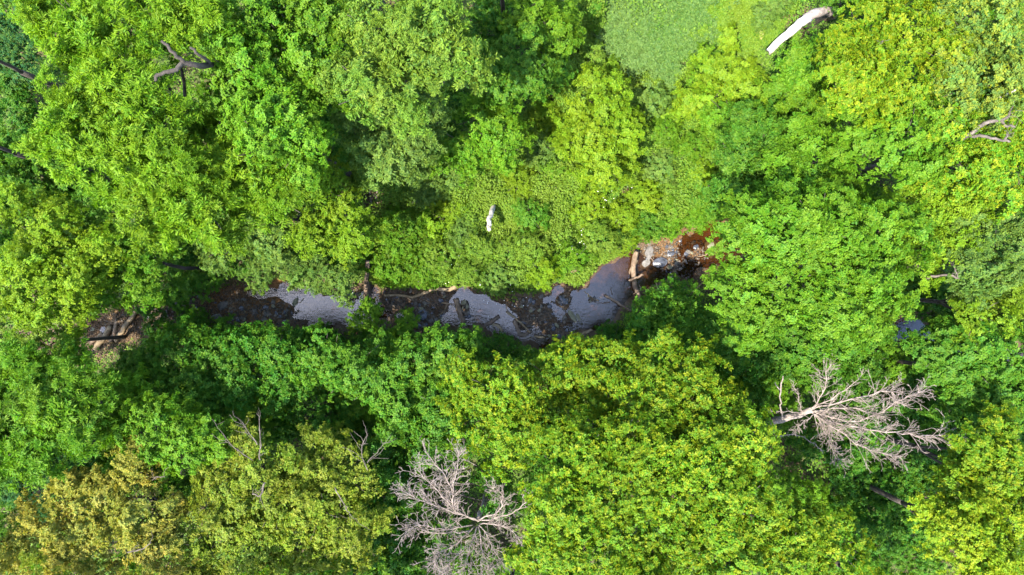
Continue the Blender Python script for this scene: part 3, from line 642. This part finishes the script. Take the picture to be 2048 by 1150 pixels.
# denser top-up for the open bank
xo, yo = scatter(330000, -12.5, 17, 0, 21); do = sdist(xo, yo); pxo, pyo = topx(xo, yo, .8)
k2 = inpoly(pxo, pyo, OPEN) & ~inpoly(pxo, pyo, MEAD) & ~inpoly(pxo, pyo, YEL) & (rng.random(len(xo)) < sstep(.05, .45, do) * sstep(.05, .22, vnoise(xo, yo, 1.3, 31)))
hole = np.exp(-((pxo - 745) ** 2 + (pyo - 400) ** 2 * .35) / 28 ** 2) + np.exp(-((pxo - 1248) ** 2 + (pyo - 388) ** 2) / 14 ** 2)
k2 &= rng.random(len(xo)) > hole
xo, yo, do = xo[k2], yo[k2], do[k2]; mh = mound(xo, yo) * sstep(.1, 1.5, do)
cover('herb_cover', xo, yo, height(xo, yo, do) + .06 + (mh + .3) * (.45 + .6 * rng.random(len(xo))), .125, .085, M['cover'], (.104, .20, .02), 'small bright herbs carpeting the bank with the pale snag', 'herbs', tilt=.75)
# meadow
xm, ym = scatter(300000, 3, 21, 13, 21.5); pm, qm = topx(xm, ym, 1.0); wob = (vnoise(xm, ym, .9, 41) - .5) * 50 + (vnoise(xm, ym, .3, 45) - .5) * 20
pm = pm + rng.normal(0, 9, len(pm)); qm = qm + rng.normal(0, 9, len(qm))
kk = inpoly(pm + wob, qm + wob, MEAD); xa, ya = xm[kk], ym[kk]
cover('meadow_grass', xa, ya, height(xa, ya) + .2 + .4 * vnoise(xa, ya, .45, 42) + .45 * vnoise(xa, ya, .2, 49) + .25 * vnoise(xa, ya, 1.2, 47) + .10 * rng.random(len(xa)), .16, .075, M['meadow'], (.056, .122, .024), 'smooth grey-green meadow patch of dense low growth', 'meadow', tilt=.6)
kk = inpoly(pm + wob, qm + wob, YEL); xa, ya = xm[kk], ym[kk]; pal = vnoise(xa, ya, 1.3, 44) * .7 + vnoise(xa, ya, .4, 46) * .3 + rng.normal(0, .05, len(xa)) > .76
cover('yellow_herbs', xa[~pal], ya[~pal], height(xa[~pal], ya[~pal]) + .1 + .7 * vnoise(xa[~pal], ya[~pal], .8, 43) + .35 * vnoise(xa[~pal], ya[~pal], .3, 48) + .08 * rng.random((~pal).sum()), .12, .08, M['cover'], (.092, .18, .014), 'yellow-green herbs between the meadow and the white broken trunk', 'herbs', tilt=.35)
o = cover('pale_grass_patches', xa[pal], ya[pal], height(xa[pal], ya[pal]) + .25 + .1 * rng.random(pal.sum()), .14, .06, M['meadow'], (.24, .24, .09), 'pale dry straw patches beside the meadow', 'dry grass', tilt=.35)
# brown leaf litter in the clearings and on the banks
lx, ly = [], []
for (px_, py_, sd, n_) in [(745, 410, 26, 2600), (1248, 388, 9, 500), (225, 665, 42, 4200), (120, 690, 40, 1500), (480, 600, 36, 1600), (1180, 300 + 280, 22, 500), (1370, 505, 40, 900), (750, 585, 24, 900), (1300, 480, 24, 700), (420, 600, 40, 1500), (930, 470, 14, 200)]:
    q = P(px_, py_); lx.append(rng.normal(q.x, sd * mpp(0), n_)); ly.append(rng.normal(q.y, sd * mpp(0) * .7, n_))
lx, ly = np.concatenate(lx), np.concatenate(ly); hz = height(lx, ly); ok = hz > .02
cover('leaf_litter', lx[ok], ly[ok], hz[ok] + .02 + .04 * rng.random(ok.sum()), .11, .07, M['litter'], (.2, .12, .06), 'brown fallen leaves on bare soil beside the stream', 'leaf litter', tilt=.25)
# white blossom
fx, fy = [], []
for (px_, py_, sd, n_) in [(875, 515, 26, 40), (1000, 575, 28, 40), (1170, 480, 22, 20), (1220, 400, 22, 20), (855, 540, 12, 14), (620, 690, 20, 30)]:
    q = P(px_, py_, 1.8); fx.append(rng.normal(q.x, sd * mpp(1.8), n_)); fy.append(rng.normal(q.y, sd * mpp(1.8), n_))
fx, fy = np.concatenate(fx), np.concatenate(fy)
cover('white_blossom', fx, fy, height(fx, fy) + .9 + .6 * rng.random(len(fx)), .06, .05, M['petal'], (.8, .8, .76), 'small white flowers sprinkled over the stream-side shrubs', 'flowers', tilt=.3)

# ------------------------------------------------------------------ dead trees
def grow(V, F, p, d, length, r, depth, bend, dens=1.0):
    n = max(3, int(length / .28)); seg = length / n; pts = [p.copy()]; rad = [r]; dirs = []
    d = d.normalized(); axis_b = Vector((random.gauss(0, 1), random.gauss(0, 1), random.gauss(0, .6))).normalized()
    for i in range(n):
        d = (d + axis_b * bend * .1 + Vector((random.gauss(0, 1), random.gauss(0, 1), random.gauss(0, .8))) * .11).normalized()
        pts.append(pts[-1] + d * seg); rad.append(max(.0085, r * (1 - .75 * (i + 1) / n))); dirs.append(d.copy())
    tube(pts, rad, 5 if r > .03 else 4, V, F, False)
    if depth <= 0: return
    kids = max(2, int(length * 3.4 * dens))
    for k in range(kids):
        i = random.randint(max(0, int(n * .15)), n - 1); dd = dirs[i]
        side = dd.orthogonal().normalized(); side = Quaternion(dd, random.random() * 6.28) @ side; side.z *= .75
        nd = (dd * random.uniform(.55, 1.0) + side * random.uniform(.5, .95)).normalized()
        grow(V, F, pts[i + 1], nd, length * random.uniform(.28, .55) * (1 - .3 * i / n), max(.009, rad[i + 1] * .55), depth - 1, bend * 1.1, dens)
def dead_tree(label, trunk, tr, limbs, twig, bend, dens):
    b = P(*trunk[0]); b.z = gz(b.x, b.y) - .1
    root = link('dead_tree', None, None, b); tag(root, label, 'dead tree')
    pts = [P(*q) - b for q in trunk]; pts[0] = Vector((0, 0, 0))
    V, F = wood_shape([], [], pts, tr[0], tr[1], 10, .03, .1)
    t = link('trunk', poly_mesh('trunk', V, F, M['dead']), root)
    for (pxs, r0, tl, dp, thick) in limbs:
        V, F = [], []; pp = [P(*q) - b for q in pxs]
        r0 *= .66; sp, sr = smooth_path(pp, [r0 + (r0 * .22 - r0) * i / (len(pp) - 1) for i in range(len(pp))], 5, .035)
        if thick: sr = [r0 * .95 - r0 * .25 * i / len(sp) for i in range(len(sp))]
        tube(sp, sr, 6, V, F, True, .03 if thick else 0)
        if tl:
            for i in range(2, len(sp) - 1):
                for rep in range(4 if random.random() < dens else 2):
                    dd = (sp[i + 1] - sp[i]).normalized(); side = Quaternion(dd, random.random() * 6.28) @ dd.orthogonal().normalized(); side.z *= .7
                    nd = dd * random.uniform(.5, .95) + side * random.uniform(.45, .9)
                    grow(V, F, sp[i], nd, tl * random.uniform(.5, 1.15), max(.012, sr[i] * .5), dp, bend, dens)
            grow(V, F, sp[-1], sp[-1] - sp[-2], tl * .6, sr[-1], dp, bend, dens)
        link('limb', poly_mesh('limb', V, F, M['dead']), root)
dead_tree('bare grey dead tree with long feathered branches sweeping one way and a broken two-pronged limb', [(1490, 853, 1), (1520, 848, 4), (1565, 838, 6.5), (1625, 820, 8.5)], (.30, .17), [
    ([(1622, 822, 8.4), (1650, 775, 9.6), (1652, 738, 10.4)], .07, 1.05, 2, False), ([(1625, 818, 8.5), (1690, 780, 10), (1728, 746, 11.2)], .06, .55, 0, False),
    ([(1625, 818, 8.5), (1720, 793, 10.2), (1780, 782, 11), (1790, 800, 11)], .08, 1.05, 2, False), ([(1622, 821, 8.4), (1650, 830, 8.9), (1720, 842, 10), (1790, 805, 11.2), (1845, 782, 12)], .09, .95, 2, False),
    ([(1620, 822, 8.3), (1655, 842, 8.9), (1740, 858, 10.4), (1820, 870, 11.6), (1885, 868, 12.4)], .09, 1.05, 2, False), ([(1620, 822, 8.3), (1655, 846, 8.9), (1710, 885, 10), (1760, 905, 11), (1800, 915, 11.5)], .075, 1.0, 2, False),
    ([(1620, 823, 8.2), (1655, 848, 8.6), (1660, 890, 9.2), (1680, 920, 9.6)], .055, .85, 2, False), ([(1625, 822, 8.5), (1700, 815, 9.8), (1760, 830, 10.6)], .06, 1.0, 2, False),
    ([(1600, 826, 8), (1560, 823, 8.6), (1535, 822, 8.9)], .045, .25, 0, False), ([(1566, 838, 6.5), (1562, 820, 7.6), (1561, 795, 8.8), (1566, 752, 9.8)], .085, 0, 0, True), ([(1561, 782, 9.1), (1550, 765, 9.6)], .05, 0, 0, True),
    ([(1605, 826, 7.9), (1600, 812, 8.3), (1592, 785, 9), (1585, 762, 9.5)], .055, .3, 0, False), ([(1540, 845, 5.2), (1553, 872, 5.4), (1590, 868, 6), (1625, 885, 6.5), (1645, 905, 6.5)], .08, .2, 0, False), ([(1628, 828, 8.5), (1600, 850, 8.8), (1590, 862, 9)], .04, .4, 1, False)], None, .9, .85)
dead_tree('spreading bare grey dead tree of many curled twigs beside the olive yellow oak', [(976, 950, 1), (972, 985, 5), (966, 1012, 7.5), (955, 1040, 9)], (.17, .13), [
    ([(955, 1040, 9), (908, 1018, 10), (906, 985, 10.8), (885, 945, 11.6), (852, 905, 12.2)], .085, 1.05, 2, False), ([(906, 985, 10.8), (912, 940, 11.6), (922, 905, 12)], .055, .85, 2, False),
    ([(908, 1018, 10), (870, 975, 11), (835, 940, 11.8)], .06, 1.05, 2, False), ([(950, 1040, 9), (885, 1015, 10.4), (840, 1000, 11.2), (812, 985, 11.6)], .075, 1.05, 2, False),
    ([(945, 1050, 9), (890, 1058, 9.8), (840, 1050, 10.6), (815, 1060, 11)], .065, .95, 2, False), ([(955, 1040, 9), (998, 1020, 10), (1005, 992, 10.6), (985, 975, 11.2)], .07, .75, 2, False),
    ([(958, 1040, 9), (1015, 1030, 10), (1052, 1005, 11), (1054, 988, 11.4)], .07, .55, 1, False), ([(960, 1048, 9), (1005, 1052, 10), (1040, 1080, 10.8), (1048, 1120, 11.4)], .065, .8, 2, False),
    ([(958, 1050, 9), (985, 1090, 10), (1000, 1130, 10.8)], .065, 1.0, 2, False), ([(955, 1052, 9), (940, 1095, 10), (925, 1140, 10.8)], .075, 1.05, 2, False), ([(950, 1052, 9), (905, 1092, 10), (875, 1105, 10.6), (868, 1130, 11)], .065, 1.05, 2, False),
    ([(957, 1052, 9), (965, 1105, 10), (962, 1150, 11)], .07, 1.05, 2, False), ([(940, 1062, 8), (880, 1066, 8.2), (840, 1063, 8.4)], .075, .3, 0, False), ([(930, 1095, 10), (895, 1130, 10.6), (890, 1150, 11)], .05, 1.0, 2, False)], None, 1.5, .95)

# ------------------------------------------------------------------ logs, snags, stones
def snag():
    b = P(986, 414, 0); b.z = gz(b.x, b.y) - .1
    root = link('broken_snag', None, None, b); tag(root, 'pale broken snag leaning out of the vine cover with a long shadow', 'snag')
    pts = [P(987, 408, 1.0) - b, P(985, 422, 2.2) - b, P(979, 437, 3.0) - b, P(979, 449, 3.5) - b]
    V, F = wood_shape([], [], pts, .17, .14, 10, .035, .14); link('trunk', poly_mesh('trunk', V, F, M['white']), root)
    V, F = wood_shape([], [], [P(979, 449, 3.5) - b, P(978, 454, 3.65) - b, P(977, 459, 3.8) - b], .15, .13, 9, .02, .15)
    link('broken_top', poly_mesh('broken_top', V, F, M['white']), root)
    V, F = wood_shape([], [], [P(984, 416, 1.3) - b, P(978, 408, 1.6) - b], .12, .1, 8, .02, .1); link('branch_stub', poly_mesh('branch_stub', V, F, M['dead']), root)
snag()
def broken_trunk():
    b = P(1640, 45, 0); b.z = gz(b.x, b.y)
    root = link('fallen_tree', None, None, b); tag(root, 'large curved broken trunk, stripped white at its lower end', 'fallen tree')
    pts = [P(1664, 22, 5.4) - b, P(1645, 22, 6.0) - b, P(1630, 28, 6.3) - b, P(1612, 38, 6.45) - b]
    V, F = wood_shape([], [], pts, .26, .30, 12, .03, .05); link('bark_section', poly_mesh('bark_section', V, F, M['dead']), root)
    pts = [P(1614, 37, 6.45) - b, P(1594, 52, 6.6) - b, P(1568, 74, 6.7) - b, P(1538, 103, 6.6) - b]
    V, F = wood_shape([], [], pts, .285, .21, 12, .02, .25); link('stripped_section', poly_mesh('stripped_section', V, F, M['white']), root)
    V, F = wood_shape([], [], [Vector((0, 0, -.1)), P(1668, 26, 3) - b, P(1664, 22, 5.4) - b], .32, .27, 10, .03, 0); link('lower_trunk', poly_mesh('lower_trunk', V, F, M['drift']), root)
broken_trunk()
LT = log_thing
LT('standing_pole', [(735, 522, 2.4), (733, 560, 1.3), (730, 606, .25)], .13, .11, M['drift'], 'slim dead trunk leaning across the stream beside the sunlit sapling')
LT('driftwood_log', [(741, 558), (739, 580), (737, 604)], .13, .11, M['driftdark'], 'short dark wet log lying next to the slim leaning trunk')
LT('driftwood_branch', [(768, 590, .5), (800, 590, .6), (826, 594, .55), (848, 586, .7), (872, 578, .8), (895, 580, .75), (912, 573, .7)], .07, .12, M['tanlog'], 'long curved tan driftwood branch lying along the gravel',
   forks=[(1, [(795, 600, .25), (785, 606, .15)], .03), (3, [(838, 600, .3)], .03), (4, [(873, 588, .5)], .03)])
LT('driftwood_log', [(911, 597), (918, 620), (928, 645)], .17, .14, M['drift'], 'brown log end lying between the two still grey-blue pools')
LT('driftwood_log', [(968, 652, .4), (985, 643, .35), (998, 633, .3)], .11, .12, M['driftdark'], 'dark stub log poking into the still pool from the bushes')
LT('driftwood_log', [(984, 647, .25), (996, 652, .3), (1005, 662, .3)], .10, .08, M['tanlog'], 'short tan log curving beside the dark stub log')
LT('driftwood_branch', [(1012, 624, .2), (1035, 640, .35), (1060, 665, .5)], .06, .045, M['tanlog'], 'straight thin tan branch lying over the cobbles at the pool end')
LT('driftwood_log', [(1028, 640, .15), (1033, 652, .2), (1039, 666, .3)], .13, .11, M['drift'], 'brown log half sunk beneath the thin tan branch')
LT('driftwood_log', [(1037, 668, .3), (1050, 669, .35), (1063, 661, .35)], .12, .09, M['driftdark'], 'reddish brown curved log at the foot of the bushes')
LT('driftwood_branch', [(1068, 672, .35), (1090, 676, .35)], .06, .05, M['tanlog'], 'small pale stick at the gravel edge by the oak')
LT('driftwood_branch', [(1158, 680, 1.2), (1164, 670, 1.1), (1174, 663, 1.0), (1184, 660, .9)], .09, .07, M['tanlog'], 'bent tan branch stub among the oak leaves by the stream')
LT('driftwood_log', [(1210, 590, .15), (1235, 606, .35), (1262, 622, .7)], .08, .06, M['drift'], 'straight grey stick slanting out of the dark pool below the log jam')
LT('log_jam_trunk', [(1272, 502, .8), (1267, 530, .5), (1268, 560, .4), (1275, 585, .45), (1281, 602, .5)], .16, .12, M['drift'], 'knotty grey trunk lying across the stream at the log jam',
   forks=[(1, [(1260, 542, .3), (1259, 548, .2)], .1), (3, [(1281, 578, .6), (1279, 570, .7)], .06), (3, [(1266, 588, .3)], .05)])
LT('driftwood_log', [(1258, 562, .75), (1272, 556, .8), (1286, 549, .8)], .07, .06, M['drift'], 'short broken stick resting across the knotty grey trunk')
LT('driftwood_log', [(1272, 520, .4), (1263, 545, .3)], .12, .08, M['tanlog'], 'pale split log alongside the knotty grey trunk')
LT('bleached_log', [(190, 700), (205, 680), (222, 652)], .20, .13, M['tanlog'], 'thick bleached log lying on brown litter with a side branch', forks=[(1, [(196, 672, 1.3), (203, 664, 1.5)], .06)])
LT('bleached_log', [(231, 681), (250, 655), (274, 620)], .15, .12, M['tanlog'], 'long straight bleached log lying beside the thick one')
LT('bleached_log', [(222, 684), (229, 665), (234, 638)], .15, .10, M['drift'], 'mossy brown log between the two bleached logs')
LT('bleached_log', [(172, 690), (190, 680), (206, 668)], .12, .09, M['drift'], 'short brown log at the end of the bleached log pile')
LT('sawn_log', [(578, 694, 4.2), (590, 701, 3.9), (602, 707, 3.6)], .17, .15, M['pale'], 'short grey log stub with a hollow pale end among dark leaves', 'log')
LT('pale_stump', [(1111, 376, 1.3), (1113, 384, 1.5)], .16, .14, M['pale'], 'small white stump end in the vine cover', 'stump')
LT('hidden_log', [(1716, 344, 1.5), (1735, 338, 1.6), (1765, 334, 1.6)], .25, .22, M['driftdark'], 'dark brown log down in the hole between green crowns')
LT('fallen_branch', [(1785, 922, 3.2), (1815, 928, 3.1), (1842, 938, 3)], .055, .045, M['drift'], 'grey fallen trunk in shade under the feathered dead tree')
LT('fallen_branch', [(1145, 545, 2.0), (1158, 532, 2.1)], .10, .07, M['tanlog'], 'short tan stick on the bank shrubs near the dark pool')
for (pts_, lab_) in [([(735, 300 + 60), (742, 400), (738, 440)], 'thin grey branch lying along the brown twiggy clearing'), ([(722, 470), (740, 450), (765, 462)], 'bent bare branch at the lower edge of the twiggy clearing'),
                     ([(760, 370), (752, 395), (765, 425)], 'crooked grey branch beside the chestnut in the twiggy clearing')]:
    LT('fallen_branch', pts_, .045, .03, M['dead'], lab_, 'branch', forks=[(1, [(pts_[1][0] + 10, pts_[1][1] - 14, 1.3)], .025)])
LT('root_tangle', [(672, 572, .5), (690, 562, .7), (712, 572, .5)], .06, .04, M['drift'], 'tangle of bare roots at the pool edge below the grey-green shrub', 'roots', forks=[(0, [(690, 580, .4), (705, 582, .2)], .04), (1, [(700, 570, .6), (715, 578, .3)], .03), (0, [(685, 568, .5), (700, 576, .4)], .03)])

GS = 'thin sticks caught in the stream'
for k in range(26):
    px_, py_ = random.choice([(1070, 640), (1050, 655), (900, 610), (790, 600), (1290, 560), (1330, 520), (700, 590), (1000, 655), (840, 600), (620, 600), (480, 615), (1230, 600), (1400, 500)])
    px_ += random.gauss(0, 16); py_ += random.gauss(0, 9); an = random.uniform(0, 6.28); l_ = random.uniform(8, 20)
    mk_ = random.choice(['drift', 'tanlog', 'driftdark'])
    LT('driftwood_stick', [(px_, py_), (px_ + math.cos(an) * l_ + 1, py_ + math.sin(an) * l_ * .8), (px_ + math.cos(an + .2) * l_ * 2, py_ + math.sin(an + .2) * l_ * 1.5)], random.uniform(.025, .05), .018, M[mk_],
       {'drift': 'thin brown stick', 'tanlog': 'thin pale stick', 'driftdark': 'thin dark wet stick'}[mk_] + ' washed up in the stream bed', 'stick', GS)
def stone_mesh(seed, mat, sub=2, slab=.55):
    import bmesh
    bm = bmesh.new(); bmesh.ops.create_icosphere(bm, subdivisions=sub, radius=1); r = np.random.default_rng(seed)
    pl = [(norm(r.normal(size=3)), .55 + .35 * r.random()) for _ in range(9)]
    for v in bm.verts:
        p = np.array(v.co)
        for n_, dd in pl:
            q = p @ n_
            if q > dd: p = p - n_ * (q - dd) * .92
        v.co = Vector(p * np.array([1, 1, slab]))
    me = bpy.data.meshes.new('stone'); bm.to_mesh(me); bm.free(); me.materials.append(mat); return me
def stone(px_, py_, ln, wd, ang, mat, label, group=None, hgt=.5, dz=0.0, seed=None, name='stone'):
    p = P(px_, py_, .1); z = gz(p.x, p.y); s = mpp(.1)
    o = link(name, stone_mesh(seed if seed is not None else random.randint(0, 9999), mat), None, (p.x, p.y, max(z, -.1) + dz))
    o.scale = (ln * s * .5 * 1.15, wd * s * .5 * 1.15, wd * s * hgt); o.rotation_euler = (random.uniform(-.15, .15), random.uniform(-.15, .15), math.radians(ang))
    tag(o, label, 'rock', group); return o
stone(1146, 633, 28, 12, -55, M['rock_olive'], 'olive slab stone, the broader of a split pair in the stream', seed=3, dz=.05)
stone(1158, 637, 28, 8, -62, M['rock_olive'], 'narrow slab stone, the slimmer of a split pair in the stream', seed=4, dz=.06)
stone(1297, 505, 34, 18, 80, M['rock_pale'], 'large pale grey slab rock beside the log jam', seed=5, dz=.1)
stone(1291, 528, 22, 16, 40, M['rock_pale'], 'pale grey rock lying against the large slab rock', seed=6, dz=.05)
stone(1320, 526, 30, 22, 20, M['rock_dark'], 'wet blue-black rock downstream of the pale slab rock', seed=7, dz=.06)
stone(1341, 507, 16, 12, 20, M['rock_dark'], 'small black stone beside the rusty brown shallows', seed=8, dz=.05)
stone(1420, 500, 42, 30, 60, M['rock_olive'], 'flat mossy rock in the brown riffle below the big tree', seed=9, dz=-.05, hgt=.3)
stone(1378, 504, 12, 9, 0, M['rock'], 'grey stone in the rusty brown shallows', seed=10)
stone(590, 603, 20, 13, 62, M['rock_olive'], 'square flat slab stone at the head of the grey-blue pool', seed=12, dz=.05)
stone(446, 612, 24, 18, 30, M['rock'], 'grey boulder in the shaded brown gravel', seed=13, dz=.1)
stone(436, 633, 20, 12, 10, M['rock_pale'], 'pale tan boulder at the foot of the shaded bushes', seed=14, dz=.1)
stone(1125, 600, 24, 12, -40, M['rock_dark'], 'dark pointed stone at the upper end of the cobble bar', seed=15, dz=.04)
stone(845, 632, 20, 14, 15, M['rock_dark'], 'dark wet rock under the small sapling by the driftwood', seed=16, dz=.03)
GR = 'small stones in the riffle'
for k in range(260):
    bx_, by_, br_, bh_ = random.choice(BARS); px_ = random.gauss(bx_, br_ * .6); py_ = random.gauss(by_, br_ * .35)
    p = P(px_, py_); dd = float(sdist(np.array([p.x]), np.array([p.y]))[0])
    if dd > .1: continue
    l_ = random.uniform(5, 12); mk_ = random.choice(['rock', 'rock', 'rock_dark', 'rock_dark', 'rock_olive'])
    stone(px_, py_, l_, l_ * random.uniform(.5, .9), random.uniform(0, 180), M[mk_], {'rock': 'small grey stone lying', 'rock_dark': 'small wet black stone lying', 'rock_olive': 'small mossy stone lying'}[mk_] + ' in the shallow stream riffle', GR, dz=.01)
# pebbles
import bmesh
bm = bmesh.new(); bmesh.ops.create_icosphere(bm, subdivisions=1, radius=1); iv = np.array([v.co[:] for v in bm.verts]); fi = np.array([[v.index for v in f.verts] for f in bm.faces]); bm.free()
gxp, gyp = [], []
for (bx_, by_, br_, bh_) in BARS:
    q = P(bx_, by_); n_ = int(br_ * br_ * .10) + 40
    gxp.append(rng.normal(q.x, br_ * mpp(0) * .7, n_)); gyp.append(rng.normal(q.y, br_ * mpp(0) * .5, n_))
gxp, gyp = np.concatenate(gxp), np.concatenate(gyp); dd = sdist(gxp, gyp); ok = dd < .5; gxp, gyp, dd = gxp[ok], gyp[ok], dd[ok]
gh = height(gxp, gyp, dd); n_ = len(gxp); s_ = .03 + .07 * rng.random(n_) ** 2
jit = 1 + (rng.random((n_, len(iv), 1)) - .5) * .35
V = iv[None] * jit * s_[:, None, None] * np.stack([1 + .5 * rng.random(n_), 1 + .3 * rng.random(n_), .6 * np.ones(n_)], -1)[:, None, :] + np.stack([gxp, gyp, gh + .005], -1)[:, None, :]
F = (fi[None] + (np.arange(n_) * len(iv))[:, None, None]).reshape(-1, 3)
o = link('gravel', mesh_np('gravel', V.reshape(-1, 3), F, M['pebble'], False, {'rnd': np.repeat(rng.random(n_), len(fi))}))
tag(o, 'brown gravel and cobbles in the stream bed', 'gravel', None, 'stuff')
